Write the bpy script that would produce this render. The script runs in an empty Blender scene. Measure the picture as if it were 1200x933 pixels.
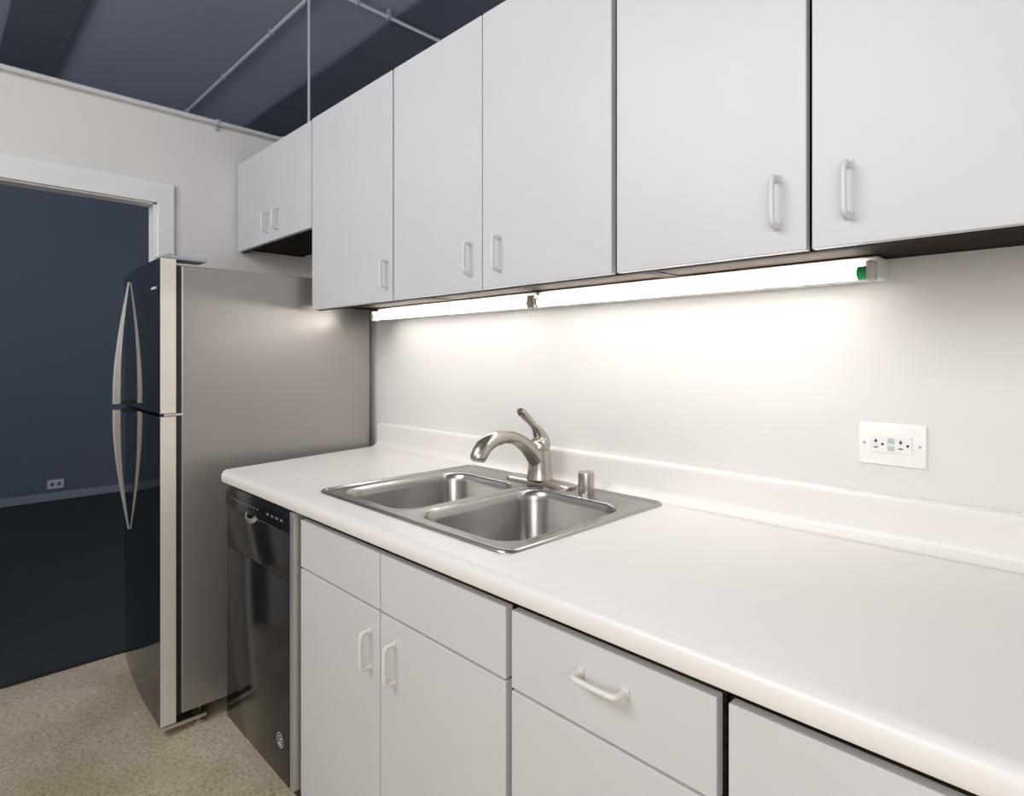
import bpy, bmesh, math, random
from mathutils import Vector, Matrix
random.seed(4)
S = bpy.context.scene
C = S.collection
PI = math.pi
S.view_settings.view_transform = 'Standard'

# ------------------------------------------------------------------ materials
def mat(name, col, rough=.5, metal=0., noise=0., nscale=20., bump=0., bscale=200., emit=None, estr=0., coat=0., spec=.5, stretch=None, col2=None):
    m = bpy.data.materials.new(name); m.use_nodes = True
    nt = m.node_tree; b = nt.nodes['Principled BSDF']
    b.inputs['Base Color'].default_value = (*col, 1)
    b.inputs['Roughness'].default_value = rough
    b.inputs['Metallic'].default_value = metal
    b.inputs['Specular IOR Level'].default_value = spec
    b.inputs['Coat Weight'].default_value = coat
    tc = nt.nodes.new('ShaderNodeTexCoord')
    mp = nt.nodes.new('ShaderNodeMapping')
    nt.links.new(tc.outputs['Object'], mp.inputs['Vector'])
    if stretch: mp.inputs['Scale'].default_value = stretch
    if noise > 0 or col2:
        n = nt.nodes.new('ShaderNodeTexNoise'); n.inputs['Scale'].default_value = nscale
        n.inputs['Detail'].default_value = 4
        nt.links.new(mp.outputs[0], n.inputs['Vector'])
        r = nt.nodes.new('ShaderNodeValToRGB')
        c2 = col2 if col2 else tuple(c*(1-noise) for c in col)
        r.color_ramp.elements[0].position = .35; r.color_ramp.elements[1].position = .65
        r.color_ramp.elements[0].color = (*c2, 1); r.color_ramp.elements[1].color = (*col, 1)
        nt.links.new(n.outputs['Fac'], r.inputs['Fac'])
        nt.links.new(r.outputs['Color'], b.inputs['Base Color'])
    if bump > 0:
        n2 = nt.nodes.new('ShaderNodeTexNoise'); n2.inputs['Scale'].default_value = bscale
        nt.links.new(mp.outputs[0], n2.inputs['Vector'])
        bp = nt.nodes.new('ShaderNodeBump'); bp.inputs['Strength'].default_value = bump; bp.inputs['Distance'].default_value = .002
        nt.links.new(n2.outputs['Fac'], bp.inputs['Height']); nt.links.new(bp.outputs['Normal'], b.inputs['Normal'])
    if emit:
        b.inputs['Emission Color'].default_value = (*emit, 1); b.inputs['Emission Strength'].default_value = estr
    return m

M = {}
M['wall'] = mat('wall_paint', (.78,.755,.73), .5, noise=.03, nscale=3, bump=.12, bscale=60)
M['trim'] = mat('trim_paint', (.86,.855,.85), .35, noise=.03, nscale=6)
M['ceil'] = mat('ceiling_concrete', (.33,.355,.41), .8, noise=.10, nscale=.7, bump=.2, bscale=40)
M['band'] = mat('ceiling_band', (.105,.115,.145), .8, noise=.1, nscale=2)
M['navy'] = mat('hall_wall_paint', (.13,.155,.195), .7, noise=.08, nscale=2)
M['hallbase'] = mat('hall_base_paint', (.30,.33,.39), .5, noise=.05)
M['carpet'] = mat('carpet', (.028,.036,.042), .95, noise=.35, nscale=120, bump=.5, bscale=300)
M['door'] = mat('cabinet_laminate', (.62,.62,.64), .38, noise=.025, nscale=5)
M['bdoor'] = mat('base_laminate', (.64,.635,.63), .38, noise=.025, nscale=5)
M['carc'] = mat('carcass_wood', (.040,.025,.016), .8, noise=.7, nscale=12, stretch=(1,10,10), bump=.6, bscale=60, spec=.12)
M['pull'] = mat('pull_plastic', (.76,.73,.685), .35, noise=.03)
M['pullgrey'] = mat('pull_plastic_grey', (.70,.69,.69), .35, noise=.03)
M['counter'] = mat('worktop_laminate', (.83,.80,.765), .33, noise=.02, nscale=4)
M['steel'] = mat('brushed_steel', (.44,.43,.415), .27, 1., noise=.18, nscale=50, stretch=(1,14,14))
M['nickel'] = mat('brushed_nickel', (.52,.48,.435), .27, 1., noise=.08, nscale=40)
M['chrome'] = mat('satin_metal', (.72,.71,.69), .28, 1., noise=.04)
M['handle'] = mat('door_handle_metal', (.80,.78,.75), .30, .8, noise=.03)
M['black'] = mat('gloss_black', (.010,.013,.018), .05, spec=.55, noise=.1)
M['blackdw'] = mat('appliance_black', (.012,.012,.014), .15, spec=.5, noise=.3, nscale=3, bump=.2, bscale=5)
M['dwedge'] = mat('appliance_edge', (.55,.54,.52), .32, .7, noise=.1)
M['dark'] = mat('dark_rubber', (.015,.015,.015), .6, noise=.2)
M['fside'] = mat('refrigerator_side', (.36,.335,.315), .31, .5, noise=.04, nscale=3, bump=.1, bscale=400)
M['fedge'] = mat('door_edge_metal', (.80,.74,.65), .3, .15, noise=.03)
M['tube'] = mat('lit_tube', (1,1,1), .3, emit=(1,.98,.95), estr=17, noise=.01)
M['fix'] = mat('fixture_enamel', (.80,.79,.77), .3, noise=.03)
M['hold'] = mat('lamp_holder_plastic', (.58,.55,.50), .4, noise=.05)
M['green'] = mat('green_cap', (.02,.42,.10), .4, noise=.05)
M['plate'] = mat('plate_plastic', (.92,.90,.87), .3, noise=.02)
M['plate2'] = mat('receptacle_plastic', (.88,.87,.84), .3, noise=.02)
M['led'] = mat('button_plastic', (.50,.58,.54), .3, noise=.02)
M['pipe'] = mat('pipe_paint', (.42,.44,.48), .45, noise=.1)
M['wpipe'] = mat('white_pipe', (.74,.74,.76), .35, .2, noise=.06)
M['mark'] = mat('mark_white', (.7,.7,.72), .4, noise=.02)

def floor_mat():
    m = bpy.data.materials.new('vinyl_floor'); m.use_nodes = True
    nt = m.node_tree; b = nt.nodes['Principled BSDF']; b.inputs['Roughness'].default_value = .38
    tc = nt.nodes.new('ShaderNodeTexCoord')
    v = nt.nodes.new('ShaderNodeTexVoronoi'); v.inputs['Scale'].default_value = 120
    n = nt.nodes.new('ShaderNodeTexNoise'); n.inputs['Scale'].default_value = 95; n.inputs['Detail'].default_value = 6
    nt.links.new(tc.outputs['Object'], v.inputs['Vector']); nt.links.new(tc.outputs['Object'], n.inputs['Vector'])
    r = nt.nodes.new('ShaderNodeValToRGB'); e = r.color_ramp.elements
    e[0].position=.33; e[0].color=(.36,.28,.175,1); e[1].position=.62; e[1].color=(.76,.655,.49,1)
    x = e.new(.44); x.color=(.66,.555,.40,1)
    mx = nt.nodes.new('ShaderNodeMix'); mx.data_type='RGBA'; mx.inputs[0].default_value=.30
    nt.links.new(n.outputs['Fac'], r.inputs['Fac'])
    nt.links.new(r.outputs['Color'], mx.inputs[6])
    g = nt.nodes.new('ShaderNodeValToRGB'); g.color_ramp.elements[0].color=(.34,.26,.17,1); g.color_ramp.elements[1].color=(.90,.80,.64,1)
    sp = nt.nodes.new('ShaderNodeSeparateColor'); nt.links.new(v.outputs['Color'], sp.inputs[0]); nt.links.new(sp.outputs[0], g.inputs['Fac'])
    nt.links.new(g.outputs['Color'], mx.inputs[7])
    # broad, slightly darker and browner patches
    n3 = nt.nodes.new('ShaderNodeTexNoise'); n3.inputs['Scale'].default_value = 2.2; n3.inputs['Detail'].default_value = 3
    nt.links.new(tc.outputs['Object'], n3.inputs['Vector'])
    r3 = nt.nodes.new('ShaderNodeValToRGB'); r3.color_ramp.elements[0].position=.38; r3.color_ramp.elements[1].position=.58
    r3.color_ramp.elements[0].color=(.76,.71,.66,1); r3.color_ramp.elements[1].color=(1,1,1,1)
    nt.links.new(n3.outputs['Fac'], r3.inputs['Fac'])
    m2 = nt.nodes.new('ShaderNodeMix'); m2.data_type='RGBA'; m2.blend_type='MULTIPLY'; m2.inputs[0].default_value=1
    nt.links.new(mx.outputs[2], m2.inputs[6]); nt.links.new(r3.outputs['Color'], m2.inputs[7])
    nt.links.new(m2.outputs[2], b.inputs['Base Color'])
    return m
M['floor'] = floor_mat()

# ------------------------------------------------------------------ mesh helpers
def nb(): return bmesh.new()
def box(bm, x0,x1,y0,y1,z0,z1, bev=0., seg=2):
    r = bmesh.ops.create_cube(bm, size=1)
    vs = r['verts']
    for v in vs:
        v.co = Vector(((x0+x1)/2+v.co.x*(x1-x0), (y0+y1)/2+v.co.y*(y1-y0), (z0+z1)/2+v.co.z*(z1-z0)))
    if bev > 0:
        es = list({e for v in vs for e in v.link_edges})
        bmesh.ops.bevel(bm, geom=es, offset=bev, segments=seg, profile=.5, affect='EDGES')
    return bm
def sweep(bm, pts, rad, n=12, flat=1., up=None, caps=True):
    pts = [Vector(p) for p in pts]
    if not hasattr(rad,'__len__'): rad = [rad]*len(pts)
    rings=[]; prev=None
    for i,p in enumerate(pts):
        t = (pts[min(i+1,len(pts)-1)]-pts[max(i-1,0)]).normalized()
        if prev is None:
            a = Vector(up) if up else (Vector((0,0,1)) if abs(t.z)<.9 else Vector((1,0,0)))
        else: a = prev
        s = (a - t*a.dot(t)).normalized(); prev = s
        q = t.cross(s)
        rings.append([bm.verts.new(p + s*math.cos(2*PI*k/n)*rad[i] + q*math.sin(2*PI*k/n)*rad[i]*flat) for k in range(n)])
    for a,b in zip(rings, rings[1:]):
        for k in range(n): bm.faces.new((a[k],a[(k+1)%n],b[(k+1)%n],b[k]))
    if caps:
        bm.faces.new(rings[0][::-1]); bm.faces.new(rings[-1])
    return bm
def smoothpath(ctrl, per=8):
    P=[Vector(c) for c in ctrl]; P=[P[0]*2-P[1]]+P+[P[-1]*2-P[-2]]; out=[]
    for i in range(1,len(P)-2):
        for k in range(per):
            t=k/per; a,b,c,d=P[i-1],P[i],P[i+1],P[i+2]
            out.append(.5*((2*b)+(c-a)*t+(2*a-5*b+4*c-d)*t*t+(3*b-a-3*c+d)*t**3))
    out.append(P[-2]); return out
def lathe(bm, prof, cx, cy, n=28, axis='z'):
    rings=[]
    for r,z in prof:
        rings.append([bm.verts.new(Vector((cx+max(r,1e-4)*math.cos(2*PI*k/n), cy+max(r,1e-4)*math.sin(2*PI*k/n), z))) for k in range(n)])
    for a,b in zip(rings, rings[1:]):
        for k in range(n): bm.faces.new((a[k],a[(k+1)%n],b[(k+1)%n],b[k]))
    bm.faces.new(rings[0][::-1]); bm.faces.new(rings[-1]); return bm
def extrude_profile(bm, prof, x0, x1):      # prof = (y,z) loop, extruded in x; x0 may be a function of y
    f = x0 if callable(x0) else (lambda y: x0)
    a=[bm.verts.new((f(y),y,z)) for y,z in prof]; b=[bm.verts.new((x1,y,z)) for y,z in prof]; n=len(prof)
    for k in range(n): bm.faces.new((a[k],a[(k+1)%n],b[(k+1)%n],b[k]))
    bm.faces.new(a[::-1]); bm.faces.new(b); return bm
def prism_z(bm, prof, z0, z1):              # prof = (x,y) loop
    a=[bm.verts.new((x,y,z0)) for x,y in prof]; b=[bm.verts.new((x,y,z1)) for x,y in prof]; n=len(prof)
    for k in range(n): bm.faces.new((a[k],a[(k+1)%n],b[(k+1)%n],b[k]))
    bm.faces.new(a[::-1]); bm.faces.new(b); return bm
def rrect(x0,x1,y0,y1,r,k=6):
    if not hasattr(r,'__len__'): r=[r]*4
    out=[]
    for (cx,cy,a0,rr) in ((x1-r[0],y1-r[0],0,r[0]),(x0+r[1],y1-r[1],PI/2,r[1]),(x0+r[2],y0+r[2],PI,r[2]),(x1-r[3],y0+r[3],1.5*PI,r[3])):
        for i in range(k+1):
            a=a0+PI/2*i/k; out.append((cx+rr*math.cos(a), cy+rr*math.sin(a)))
    return out
def obj(name, bm, m, parent=None, smooth=False, angle=35):
    bmesh.ops.recalc_face_normals(bm, faces=bm.faces[:])
    me = bpy.data.meshes.new(name); bm.to_mesh(me); bm.free()
    ms = m if isinstance(m,(list,tuple)) else [m]
    for x in ms: me.materials.append(M[x])
    o = bpy.data.objects.new(name, me); C.objects.link(o)
    if smooth:
        for p in me.polygons: p.use_smooth=True
        me.set_sharp_from_angle(angle=math.radians(angle))
    if parent:
        o.parent = parent
        loc = Vector((0,0,0)); q=parent
        while q: loc += q.location; q=q.parent
        me.transform(Matrix.Translation(-loc))
    return o
def thing(name, label, cat, loc=(0,0,0), group=None):
    o = bpy.data.objects.new(name, None); C.objects.link(o); o.location=loc; o.empty_display_size=.05
    o['label']=label; o['category']=cat
    if group: o['group']=group
    return o
def struct(name, bm, m, smooth=False):
    o=obj(name,bm,m,None,smooth); o['kind']='structure'; return o

# ------------------------------------------------------------------ shell
WH=2.385
XL=-2.985; XF=-3.055
struct('floor', box(nb(), XF,1.3,-2.9,.12,-.05,0), 'floor')
struct('floor_hall', box(nb(), -6.75,XF,-5,4,-.05,-.002), 'carpet')
struct('wall_back', box(nb(), XL,1.3,.02,.12,0,WH), 'wall')
YJ=-.650; YK=-1.56
b=nb()
box(b, XF,XL,YJ,.12,0,WH); box(b, XF,XL,YK,YJ,1.972,WH); box(b, XF,XL,-2.9,YK,0,WH)
struct('wall_left', b, 'wall')
struct('wall_right', box(nb(), 1.3,1.4,-2.9,.12,0,WH), 'wall')
struct('wall_front', box(nb(), XF,1.4,-3.0,-2.9,0,WH), 'wall')
struct('wall_far', box(nb(), -6.85,-6.75,-5,4,0,3.5), 'navy')
struct('baseboard_far', box(nb(), -6.75,-6.735,-5,4,0,.070,.003), 'hallbase')
struct('ceiling', box(nb(), -7,3.5,-5,4,3.5,3.6), 'ceil')
for i,(y0,y1,z0) in enumerate(((.80,1.45,3.485),(-1.00,-.66,3.475),(-2.3,-1.7,3.45))):
    struct('trim_%d'%(i+5), box(nb(), -6.75,3.4,y0,y1,z0,3.4995,.003), 'band')  # thin flat bands, darker than the ceiling
# door casing and jamb
b=nb()
box(b, XL,XL+.018,YJ,YJ+.068,0,2.05,.004); box(b, XL,XL+.018,YK-.075,YK,0,2.05,.004); box(b, XL,XL+.0185,YK-.075,YJ+.068,1.972,2.066,.004)
box(b, XF-.004,XL+.002,YJ-.012,YJ,0,1.972); box(b, XF-.004,XL+.002,YK,YK+.012,0,1.972); box(b, XF-.004,XL+.002,YK,YJ,1.966,1.972)
struct('trim_1', b, 'trim')
struct('trim_2', box(nb(), XF-.012,XF+.008,YK+.012,YJ-.012,0,.006,.002), 'dark')
struct('trim_3', box(nb(), XF-.005,XL+.006,-2.9,.12,WH,WH+.012,.002), 'trim')

# ------------------------------------------------------------------ pipes
t=thing('conduit_pipe','white pipe clipped along the top of the wall over the doorway','pipe',(XL+.02,-1.4,WH-.01))
obj('pipe', sweep(nb(), [(XL+.02,-2.85,WH+.006),(XL+.02,.0,WH+.006)], .011,14), 'wpipe', t, True)
for y in (-.40,-.09,-1.25):
    b=nb(); box(b, XL,XL+.034,y-.008,y+.008,WH-.010,WH+.020,.003); box(b, XL,XL+.012,y-.006,y+.006,WH-.026,WH-.008,.002)
    obj('clip', b, 'pipe', t)
t=thing('conduit_pipe','long grey conduit running along the ceiling toward the far wall','pipe',(-5,.285,3.5))
obj('pipe', sweep(nb(), [(-6.7,.285,3.478),(-2.2,.285,3.478)], .012,12), 'wpipe', t, True)
for x in (-5.8,-4.9,-4.0): obj('clip', box(nb(), x-.008,x+.008,.267,.303,3.464,3.5,.004), 'pipe', t)
t=thing('conduit_pipe','short grey conduit crossing the ceiling above the wall cabinets','pipe',(-3.25,.9,3.5))
obj('pipe', sweep(nb(), [(-3.25,.30,3.450),(-3.25,3.4,3.450)], .012,12), 'wpipe', t, True)
for y in (.50,.72): obj('clip', box(nb(), -3.266,-3.234,y-.010,y+.010,3.436,3.5,.004), 'pipe', t)
t=thing('hanging_rod','thin upright grey rod dropping from the ceiling conduit behind the cabinets','rod',(-3.45,.285,0))
obj('rod', sweep(nb(), [(-3.45,.285,.0),(-3.45,.285,3.47)], .008,10), 'wpipe', t, True)
obj('collar', lathe(nb(), [(.016,3.455),(.016,3.499)], -3.45,.285,14), 'pipe', t, True)

# ------------------------------------------------------------------ pulls
def pull_bm(cx, y, cz, L=.084, out=.026, horiz=False):
    h=L/2
    c=[(-h,0),(-h,.010),(-h*.97,out*.8),(-h*.80,out),(-h*.4,out+.001),(0,out+.0015),(h*.4,out+.001),(h*.80,out),(h*.97,out*.8),(h,.010),(h,0)]
    pts=[]
    for a,d in c: pts.append((cx+a,y-d,cz) if horiz else (cx,y-d,cz+a))
    sp=smoothpath(pts,4); n=len(sp)
    rad=[.0048+.0016*abs(2*i/(n-1)-1)**3 for i in range(n)]
    b=sweep(nb(), sp, rad, 12, up=(1,0,0) if not horiz else (0,0,1))
    for s in (-h,h):
        if horiz: box(b, cx+s-.0068,cx+s+.0068,y-.003,y,cz-.0068,cz+.0068,.001)
        else: box(b, cx-.0068,cx+.0068,y-.003,y,cz+s-.0068,cz+s+.0068,.001)
    return b

# ------------------------------------------------------------------ wall cabinets
YU=-.310
def upper(x0,x1,z0,z1,label,doors):
    t=thing('wall_cabinet',label,'cabinet',((x0+x1)/2,-.15,z0),'wall cabinets above the worktop')
    b=nb(); yb=YU+.0205
    box(b,x0+.001,x0+.018,yb,.0195,z0+.015,z1); box(b,x1-.018,x1-.001,yb,.0195,z0+.015,z1)
    box(b,x0+.018,x1-.018,yb,.0195,z0+.018,z0+.034); box(b,x0+.018,x1-.018,yb,.0195,z1-.018,z1)
    box(b,x0+.018,x1-.018,.006,.0195,z0+.018,z1); box(b,x0+.001,x1-.001,yb,yb+.018,z0,z0+.03)
    obj('body',b,'carc',t)
    for (a,c,hx) in doors:
        d=obj('door', box(nb(),a,c,YU,YU+.019,z0+.001,z1-.002,.0018), 'door', t)
        hz = 1.563 if z0<1.6 else 1.883
        obj('handle', pull_bm(hx,YU,hz), 'pullgrey', d, True)
    return t
ZB=1.473; ZT=2.218
upper(-2.968,-2.202,1.795,ZT-.003,'short grey two-door wall cabinet hung above the refrigerator',[(-2.966,-2.577,-2.612),(-2.573,-2.204,-2.505)])
upper(-2.197,-1.637,ZB,ZT,'grey single-door wall cabinet beside the refrigerator, left of the lit tubes',[(-2.195,-1.639,-1.668)])
upper(-1.632,-.775,ZB,ZT,'grey two-door wall cabinet directly above the sink and faucet',[(-1.630,-1.207,-1.252),(-1.203,-.780,-1.136)])
upper(-.770,.045,ZB,ZT,'grey two-door wall cabinet at the right, over the wall outlet',[(-.766,-.374,-.422),(-.365,.043,-.308)])

# ------------------------------------------------------------------ base cabinets
YBD=-.645
def base(x0,x1,label,fronts):
    t=thing('base_cabinet',label,'cabinet',((x0+x1)/2,-.3,0),'base cabinets under the worktop')
    b=nb(); yb=YBD+.0205
    box(b,x0+.001,x0+.018,yb,.0,.10,.870); box(b,x1-.018,x1-.001,yb,.0,.10,.870)
    box(b,x0+.018,x1-.018,yb,.0,.10,.118); box(b,x0+.018,x1-.018,-.01,0,.118,.870)
    box(b,x0+.018,x1-.018,yb,yb+.018,.835,.870); box(b,x0+.018,x1-.018,yb,yb+.018,.698,.716)
    obj('body',b,'carc',t)
    obj('toe_kick', box(nb(),x0+.001,x1-.001,-.575,-.560,0,.10),'dark',t)
    for (kind,a,c,z0,z1,h) in fronts:
        d=obj(kind, box(nb(),a,c,YBD,YBD+.019,z0,z1,.0018),'bdoor',t)
        if h: obj('handle', pull_bm(h[0],YBD,h[1],horiz=h[2]),'pull',d,True)
ZTOP=.844
base(-1.580,-.763,'grey base cabinet below the sink with two doors and two blank drawer fronts',[
  ('drawer_front',-1.578,-1.180,.715,ZTOP,None),('drawer_front',-1.176,-.767,.715,ZTOP,None),
  ('door',-1.578,-1.180,.085,.710,(-1.218,.615,False)),('door',-1.176,-.767,.085,.710,(-1.118,.617,False))])
base(-.759,-.364,'grey base cabinet right of the sink cabinet with a drawer and horizontal pull',[
  ('drawer',-.752,-.369,.707,ZTOP,(-.553,.795,True)),('door',-.752,-.369,.085,.702,(-.410,.615,False))])
base(-.360,.040,'grey base cabinet farthest right, mostly cut off by the photo edge',[
  ('drawer',-.353,.036,.707,ZTOP,(-.16,.785,True)),('door',-.353,.036,.085,.702,(-.01,.615,False))])
base(.044,.44,'grey base cabinet beyond the right edge at the worktop end',[
  ('drawer',.047,.437,.707,ZTOP,(.24,.785,True)),('door',.047,.437,.085,.702,(.09,.615,False))])

# ------------------------------------------------------------------ worktop
XW1=.45
yf=-.676; R=.02
def xend(y): return -2.225 + (y/yf if y<0 else 0)*.125
wt=thing('worktop','long off-white laminate worktop with rolled front edge and low backsplash','worktop',(-.9,-.3,.874))
prof=[(.0195,.872),(.0195,.914)]
prof+=[(yf+R,.914)]
for i in range(1,9):
    a=PI/2+PI/2*i/8; prof.append((yf+R+R*math.cos(a), .914-R+R*math.sin(a)))
prof+=[(yf,.882),(yf+.003,.875),(yf+.010,.872)]
surf=obj('worktop_surface', extrude_profile(nb(),prof,xend,XW1),'counter',None,True)
cut=obj('cutter', box(nb(),-1.550,-.835,-.578,-.055,.85,.95),'counter')
md=surf.modifiers.new('b','BOOLEAN'); md.object=cut; md.operation='DIFFERENCE'; md.solver='EXACT'
dg=bpy.context.evaluated_depsgraph_get(); dg.update()
nm=bpy.data.meshes.new_from_object(surf.evaluated_get(dg)); surf.modifiers.clear(); surf.data=nm
bpy.data.objects.remove(cut)
nm.transform(Matrix.Translation(-wt.location)); surf.parent=wt
for p in nm.polygons: p.use_smooth=True
nm.set_sharp_from_angle(angle=math.radians(35))
prof=[(.0195,.9145),(-.028,.9145)]
for i in range(1,8):
    a=-PI/2+PI/2*i/7; prof.append((-.028+.028*math.cos(a), .9425+.028*math.sin(a)))
prof+=[(0,.992)]
for i in range(1,7):
    a=PI-PI/2*i/6; prof.append((.011+.011*math.cos(a), 1.001+.011*math.sin(a)))
prof+=[(.0195,1.012)]
obj('backsplash', extrude_profile(nb(),prof,-2.225,XW1),'counter',wt,True)

# ------------------------------------------------------------------ sink
sk=thing('kitchen_sink','double-bowl stainless steel sink set into the worktop','sink',(-1.2,-.3,.914))
SX0,SX1,SY0,SY1=-1.578,-.810,-.598,-.030
b=nb()
def ring(pts,z): return [b.verts.new((x,y,z)) for x,y in pts]
def bridge(r1,r2):
    n=len(r1)
    for k in range(n): b.faces.new((r1[k],r1[(k+1)%n],r2[(k+1)%n],r2[k]))
L=[]
for ins,z,r in ((0,.9143,.030),(.0015,.9185,.029),(.004,.9205,.027),(.009,.9205,.022),(.013,.9175,.018),(.018,.917,.0005)):
    L.append(ring(rrect(SX0+ins,SX1-ins,SY0+ins,SY1-ins,r),z))
for p,q in zip(L,L[1:]): bridge(p,q)
XM=(SX0+SX1)/2-.008
for (cx0,cx1,bx0,bx1) in ((SX0+.018,XM,-1.536,XM-.014),(XM,SX1-.018,XM+.014,-.850)):
    L=[ring(rrect(cx0,cx1,SY0+.018,SY1-.018,.0005),.917)]
    for ins,z,r in ((0,.917,.070),(.004,.9155,.068),(.009,.909,.066),(.013,.89,.064),(.020,.77,.058),(.030,.751,.052),(.050,.741,.042),(.10,.738,.03)):
        L.append(ring(rrect(bx0+ins,bx1-ins,-.560+ins,-.132-ins,r),z))
    for p,q in zip(L,L[1:]): bridge(p,q)
    b.faces.new(L[-1])
obj('basin',b,'steel',sk,True,50)
for cx in (-1.376,-1.018):
    d=obj('drain', lathe(nb(),[(.043,.739),(.045,.742),(.038,.743),(.034,.740),(.0,.7395)],cx,-.335,28),'chrome',sk,True)
    b=nb(); lathe(b,[(.030,.7405),(.030,.744),(.02,.746),(.006,.746),(.006,.757),(.009,.758),(.009,.763),(.0,.764)],cx,-.335,20)
    obj('strainer',b,'dark',d,True)

# faucet
FX,FY,FZ=-1.208,-.078,.9175
fc=thing('faucet','brushed nickel single-lever faucet with curved pull-out spout','faucet',(FX,FY,FZ))
b=nb(); L=[]
for ins,z in ((0,FZ),(.0005,FZ+.006),(.006,FZ+.011),(.016,FZ+.013)):
    L.append([b.verts.new((x,y,z)) for x,y in rrect(FX-.130+ins,FX+.130-ins,FY-.031+ins,FY+.031-ins,.031-ins*.98,8)])
for p,q in zip(L,L[1:]):
    for k in range(len(p)): b.faces.new((p[k],p[(k+1)%len(p)],q[(k+1)%len(p)],q[k]))
b.faces.new(L[-1]); b.faces.new(L[0][::-1])
obj('deck_plate',b,'nickel',fc,True)
obj('body',lathe(nb(),[(.040,FZ+.012),(.040,FZ+.016),(.0375,FZ+.022),(.035,FZ+.045),(.033,FZ+.07),(.0315,FZ+.096),(.0315,FZ+.100),(.0292,FZ+.1015),(.0292,FZ+.104),(.032,FZ+.1055),(.0315,FZ+.120),(.028,FZ+.126)],FX,FY),'nickel',fc,True)
sp=smoothpath([(FX,FY+.008,FZ+.042),(FX,FY-.030,FZ+.088),(FX,FY-.070,FZ+.123),(FX,FY-.112,FZ+.144),(FX,FY-.155,FZ+.150)],7)
n=len(sp); rad=[.028-.010*min(1,(i/(n-1))/.7) for i in range(n)]
s=obj('spout',sweep(nb(),sp,rad,20,up=(1,0,0)),'nickel',fc,True)
sp=smoothpath([(FX,FY-.152,FZ+.1500),(FX,FY-.157,FZ+.1498),(FX,FY-.190,FZ+.146),(FX,FY-.222,FZ+.130),(FX,FY-.240,FZ+.108),(FX,FY-.243,FZ+.098)],6)
n=len(sp); rad=[]
for i in range(n):
    u=i/(n-1); rad.append(.0165 if i<3 else .0190+.0045*min(1,u/.6)-.002*max(0,(u-.7)/.3))
s=obj('spray_head',sweep(nb(),sp,rad,22,up=(1,0,0)),'nickel',fc,True)
e=sp[-1]; dd=(sp[-1]-sp[-2]).normalized()
obj('spray_nozzle',sweep(nb(),[e-dd*.001,e+dd*.004,e+dd*.006],[.0205,.019,.015],20,up=(1,0,0)),'pipe',s,True)
sp=smoothpath([(FX,FY+.002,FZ+.116),(FX,FY+.003,FZ+.134),(FX,FY-.012,FZ+.158),(FX,FY-.042,FZ+.186),(FX,FY-.084,FZ+.220)],6)
n=len(sp); rad=[]
for i in range(n):
    u=i/(n-1); rad.append(.031 if u<.12 else .031-.019*min(1,(u-.12)/.5)+.0035*max(0,(u-.7)/.3))
rad[-1]*=.7
obj('lever',sweep(nb(),sp,rad,20,up=(1,0,0),flat=.82),'nickel',fc,True)
ag=thing('air_gap','small brushed steel capped cylinder on the sink deck right of the faucet','air gap',(-1.03,-.082,.917))
obj('cap',lathe(nb(),[(.0225,.9195),(.0225,.970),(.0215,.9735),(.019,.975),(0.,.9752)],-1.03,-.082),'nickel',ag,True)
obj('collar',lathe(nb(),[(.024,.9172),(.024,.9194)],-1.03,-.082),'nickel',ag,True)

# ------------------------------------------------------------------ dishwasher
DX0,DX1=-2.088,-1.588
dw=thing('dishwasher','black built-in dishwasher under the worktop beside the refrigerator','dishwasher',((DX0+DX1)/2,-.3,0))
b=nb(); box(b,DX0+.004,DX1-.004,-.62,-.02,.03,.866)
obj('body',b,'dark',dw)
YD=-.663; YI=-.621
d=obj('door',box(nb(),DX0+.002,DX1-.026,YD,YI,.095,.6655,.002,2),'blackdw',dw,True)
u=obj('upper_panel',box(nb(),DX0+.002,DX1-.026,YD,YI,.6665,.798,.002,2),'blackdw',dw,True)
obj('side_trim',box(nb(),DX1-.025,DX1-.001,YD+.002,YI,.095,.862,.002),'dwedge',dw)
b=nb(); extrude_profile(b,[(YI,.80),(YD-.003,.80),(YD-.004,.804),(YD-.001,.848),(YD+.004,.862),(YI,.866)],DX0+.002,DX1-.026)
cp=obj('control_panel',b,'blackdw',dw)
for i in range(9):
    x=DX0+.05+i*.026; obj('button',box(nb(),x,x+.010,YD-.0035,YD-.001,.829,.832),'dwedge',cp)
for i in range(4):
    x=DX1-.17+i*.032; obj('button',box(nb(),x,x+.014,YD-.0035,YD-.001,.827,.833),'dwedge',cp)
b=nb(); mx=(DX0+DX1)/2-.03
sp=smoothpath([(mx-.036,YD-.002,.806),(mx-.026,YD-.008,.795),(mx,YD-.011,.789),(mx+.026,YD-.008,.795),(mx+.036,YD-.002,.806)],6)
obj('handle',sweep(b,sp,.008,12,flat=.6,up=(0,0,1)),'chrome',cp,True)
obj('kick_plate',box(nb(),DX0+.01,DX1-.005,-.60,-.585,.0,.09),'dark',dw)
bx,bz=DX1-.080,.205
b=nb()
def flatring(b,cx,cz,y,ro,ri,n=32):
    A=[b.verts.new((cx+ro*math.cos(2*PI*k/n),y,cz+ro*math.sin(2*PI*k/n))) for k in range(n)]
    Bq=[b.verts.new((cx+ri*math.cos(2*PI*k/n),y,cz+ri*math.sin(2*PI*k/n))) for k in range(n)]
    for k in range(n): b.faces.new((A[k],A[(k+1)%n],Bq[(k+1)%n],Bq[k]))
flatring(b,bx,bz,YD-.0012,.021,.0185); flatring(b,bx,bz+.003,YD-.0012,.011,.0085)
box(b,bx-.010,bx+.010,YD-.002,YD-.0005,bz-.013,bz-.010); box(b,bx-.001,bx+.009,YD-.002,YD-.0005,bz+.002,bz+.005)
obj('badge',b,'mark',d)

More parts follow.
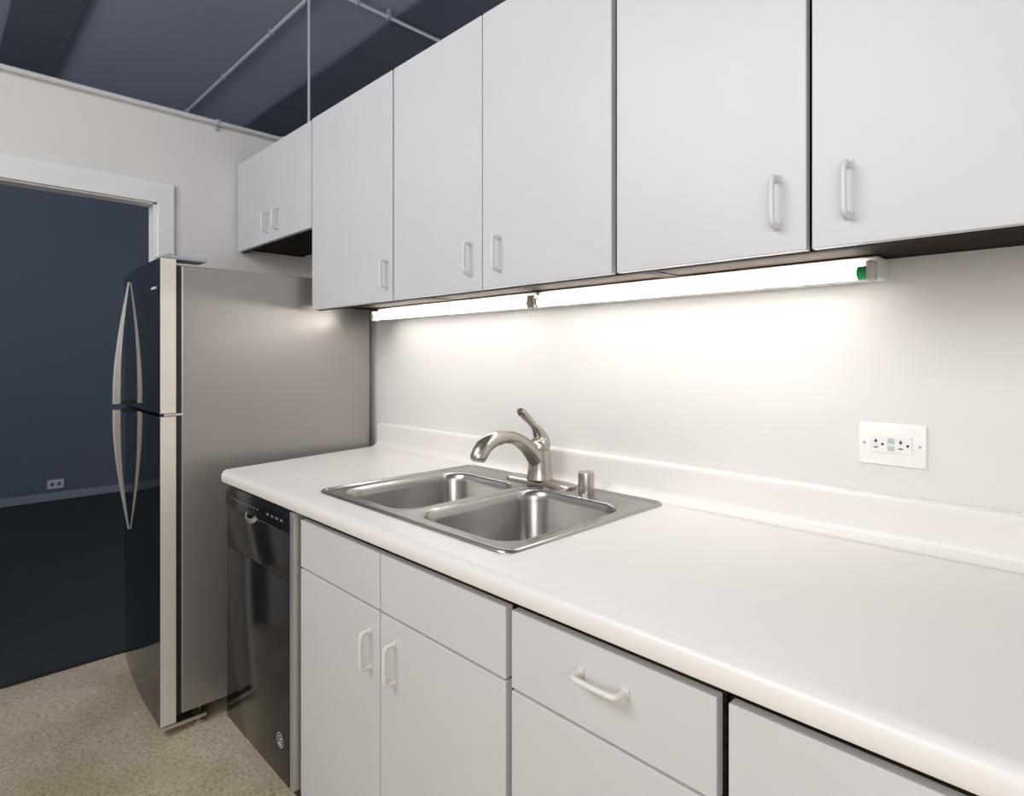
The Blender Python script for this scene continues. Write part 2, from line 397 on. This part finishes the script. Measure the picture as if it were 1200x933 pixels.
# ------------------------------------------------------------------ refrigerator
RX0,RX1=-2.962,-2.26
rf=thing('refrigerator','tall two-door refrigerator with grey side and glossy black doors','refrigerator',((RX0+RX1)/2,-.38,0))
obj('cabinet',box(nb(),RX0,RX1,-.752,-.016,.065,1.608,.004),'fside',rf)
obj('gasket',box(nb(),RX0+.008,RX1-.003,-.768,-.753,.060,1.606),'dark',rf)
def ys(x):
    s=(x-(RX0+RX1)/2)/((RX1-RX0)/2); return -.797-.0200*s-.012*(1-s*s)
def fdoor(z0,z1):
    b=nb(); prof=[(RX1,-.769)]
    for i in range(25):
        x=RX1-(RX1-RX0)*i/24; prof.append((x,ys(x)))
    prof+= [(RX0,-.769)]
    prism_z(b,prof,z0,z1)
    bmesh.ops.recalc_face_normals(b,faces=b.faces[:]); b.normal_update()
    for f in b.faces:
        if f.normal.x>.9 : f.material_index=1
    return obj('door',b,['black','fedge'],rf,True,25)
dt=fdoor(1.101,1.626); dl=fdoor(.042,1.089)
HX=-2.775; y0=ys(HX)
def fhandle(zt,zb,par):
    # tapering rectangular blade: near-point at zt on the door, widest at the door split
    b=nb(); N=26; rings=[]
    for i in range(N+1):
        t=i/N; p=.003+.040*math.sin(PI*.54*t); z=zt+(zb-zt)*t
        wy=.0025+.0115*min(1,t*1.2); wx=.004+.006*min(1,t*1.2)
        yc=y0-p
        rings.append([b.verts.new((HX+a*wx,yc+c*wy,z)) for a,c in ((1,.75),(.75,1),(-.75,1),(-1,.75),(-1,-.75),(-.75,-1),(.75,-1),(1,-.75))])
    for p_,q_ in zip(rings,rings[1:]):
        for k in range(8): b.faces.new((p_[k],p_[(k+1)%8],q_[(k+1)%8],q_[k]))
    b.faces.new(rings[0]); b.faces.new(rings[-1][::-1])
    o=obj('handle',b,'handle',par,True,30)
    obj('bracket',box(nb(),HX-.007,HX+.007,y0-.036,y0+.003,zb-.002 if zb<zt else zb-.010,zb+.010 if zb<zt else zb+.002,.002),'dark',o)
fhandle(1.59,1.107,dt); fhandle(.605,1.083,dl)
b=nb(); xx=RX1-.075; box(b,xx-.028,xx+.028,ys(xx)-.0025,ys(xx)+.004,1.525,1.533)
obj('badge',b,'mark',dt)
b=nb(); box(b,RX1-.10,RX1-.006,-.812,-.665,1.6265,1.640,.005); lathe(b,[(.012,1.62),(.012,1.646)],RX1-.03,-.785,16)
obj('top_hinge',b,'pipe',rf)
b=nb(); box(b,RX1-.06,RX1+.004,-.806,-.748,1.090,1.100,.002)
obj('middle_hinge',b,'chrome',rf)
b=nb(); box(b,RX1-.09,RX1-.002,-.812,-.67,.024,.038,.003); lathe(b,[(.010,.024),(.010,.044)],RX1-.03,-.79,14)
obj('bottom_hinge',b,'chrome',rf)
obj('base_grille',box(nb(),RX0+.02,RX1-.02,-.71,-.69,.018,.064),'dark',rf)
for x in (RX0+.07,RX1-.03):
    for y in (-.69,-.08):
        obj('foot',lathe(nb(),[(.018,0),(.020,.010),(.012,.014),(.008,.018),(.008,.066)],x,y,18),'chrome',rf,True)

# ------------------------------------------------------------------ lights under the cabinets
def fixture(x0,x1,label,capl,capr):
    t=thing('fluorescent_light',label,'light',((x0+x1)/2,-.05,ZB),'fluorescent fittings under the wall cabinets')
    z1=ZB+.0148
    b=nb(); box(b,x0,x1,-.070,.0,z1-.044,z1,.004)
    obj('housing',b,'fix',t)
    for x,s,cl in ((x0,1,capl),(x1,-1,capr)):
        a,c=sorted((x,x+s*.014))
        obj('lamp_holder',box(nb(),a,c,-.102,-.0705,z1-.051,z1-.012,.004),'hold',t)
        b=nb(); sweep(b,[(x+s*.0145,-.087,z1-.034),(x+s*(.0145+cl),-.087,z1-.034)],.0132,20)
        obj('end_cap',b,'green',t,True)
    obj('lamp_tube',sweep(nb(),[(x0+.015+capl,-.087,z1-.034),(x1-.015-capr,-.087,z1-.034)],.0130,24),'tube',t,True)
fixture(-2.115,-1.226,'lit fluorescent tube fitting at the far left, nearer the refrigerator',.006,.004)
fixture(-1.222,-.325,'longer lit fluorescent tube fitting with a green tip near the outlet',.006,.016)

# ------------------------------------------------------------------ outlets
ox,oz=-.3225,1.113; yw=.02
o=thing('wall_outlet','white outlet plate with two receptacles on the wall above the worktop','outlet',(ox,yw,oz))
obj('plate',box(nb(),ox-.060,ox+.060,yw-.006,yw,oz-.043,oz+.043,.003,3),'plate',o,True)
rc=obj('receptacle',box(nb(),ox-.036,ox+.036,yw-.009,yw-.0062,oz-.018,oz+.018,.0015),'plate2',o)
for c in (-.022,.022):
    b=nb(); box(b,ox+c-.008,ox+c-.002,yw-.0096,yw-.0088,oz+.005,oz+.007); box(b,ox+c-.006,ox+c-.004,yw-.0097,yw-.0088,oz+.002,oz+.010)
    obj('slot',b,'dark',rc)
    obj('slot',box(nb(),ox+c-.009,ox+c-.001,yw-.0096,yw-.0088,oz-.008,oz-.006),'dark',rc)
    obj('slot',box(nb(),ox+c+.005,ox+c+.009,yw-.0096,yw-.0088,oz-.0025,oz+.0025,.0003),'dark',rc)
for zc in (.0075,-.0075): obj('button',box(nb(),ox-.006,ox+.006,yw-.0105,yw-.0092,oz+zc-.005,oz+zc+.005,.0005),'led',o)
for s in (-.049,.049):
    b=nb(); sweep(b,[(ox+s,yw-.0058,oz),(ox+s,yw-.0072,oz)],.0028,14); obj('screw',b,'pipe',o)
o=thing('wall_outlet','small pale outlet low on the dark far room wall','outlet',(-6.75,-.53,.145))
obj('plate',box(nb(),-6.75,-6.743,-.59,-.47,.105,.185,.002),'mark',o)
for y in (-.568,-.518): obj('receptacle',box(nb(),-6.7435,-6.741,y,y+.026,.13,.16,.001),'navy',o)

# ------------------------------------------------------------------ lights and world
def area(name,loc,target,sx,sy,power,col):
    l=bpy.data.lights.new(name,'AREA'); l.shape='RECTANGLE'; l.size=sx; l.size_y=sy; l.energy=power; l.color=col
    o=bpy.data.objects.new(name,l); C.objects.link(o); o.location=loc
    o.rotation_euler=(Vector(target)-Vector(loc)).to_track_quat('-Z','Y').to_euler(); return o
area('key_light',(-1.3,-2.5,2.6),(-.8,0,.9),1.8,.9,38,(.98,.985,1))
area('wall_fill',(.8,-2.5,1.7),(-.1,0,1.3),1.3,1.0,26,(1,.98,.955))  # added fill, brightens the wall below the right cabinet
area('hall_fill',(-4.8,-3.2,2.6),(-6,.5,1.0),1.5,1.,24,(.84,.91,1))  # unseen fill added to lift the dark far room
area('loft_fill',(-3.4,-2.2,2.7),(-4.2,.4,3.5),1.2,.6,9,(.92,.95,1))  # no fitting here, added to lighten the loft ceiling
w=bpy.data.worlds.new('World'); S.world=w; w.use_nodes=True
w.node_tree.nodes['Background'].inputs[0].default_value=(.70,.77,.9,1); w.node_tree.nodes['Background'].inputs[1].default_value=.5

# ------------------------------------------------------------------ camera
F=700.
cam=bpy.data.cameras.new('Camera'); co=bpy.data.objects.new('Camera',cam); C.objects.link(co)
cam.sensor_width=36; cam.lens=36*F/1200; cam.shift_y=-47.5/1200; cam.clip_start=.02
co.location=(0,-1.385,1.29)
th=math.radians(44.6)
co.rotation_euler=Vector((-math.cos(th),math.sin(th),0)).to_track_quat('-Z','Y').to_euler()
S.camera=co
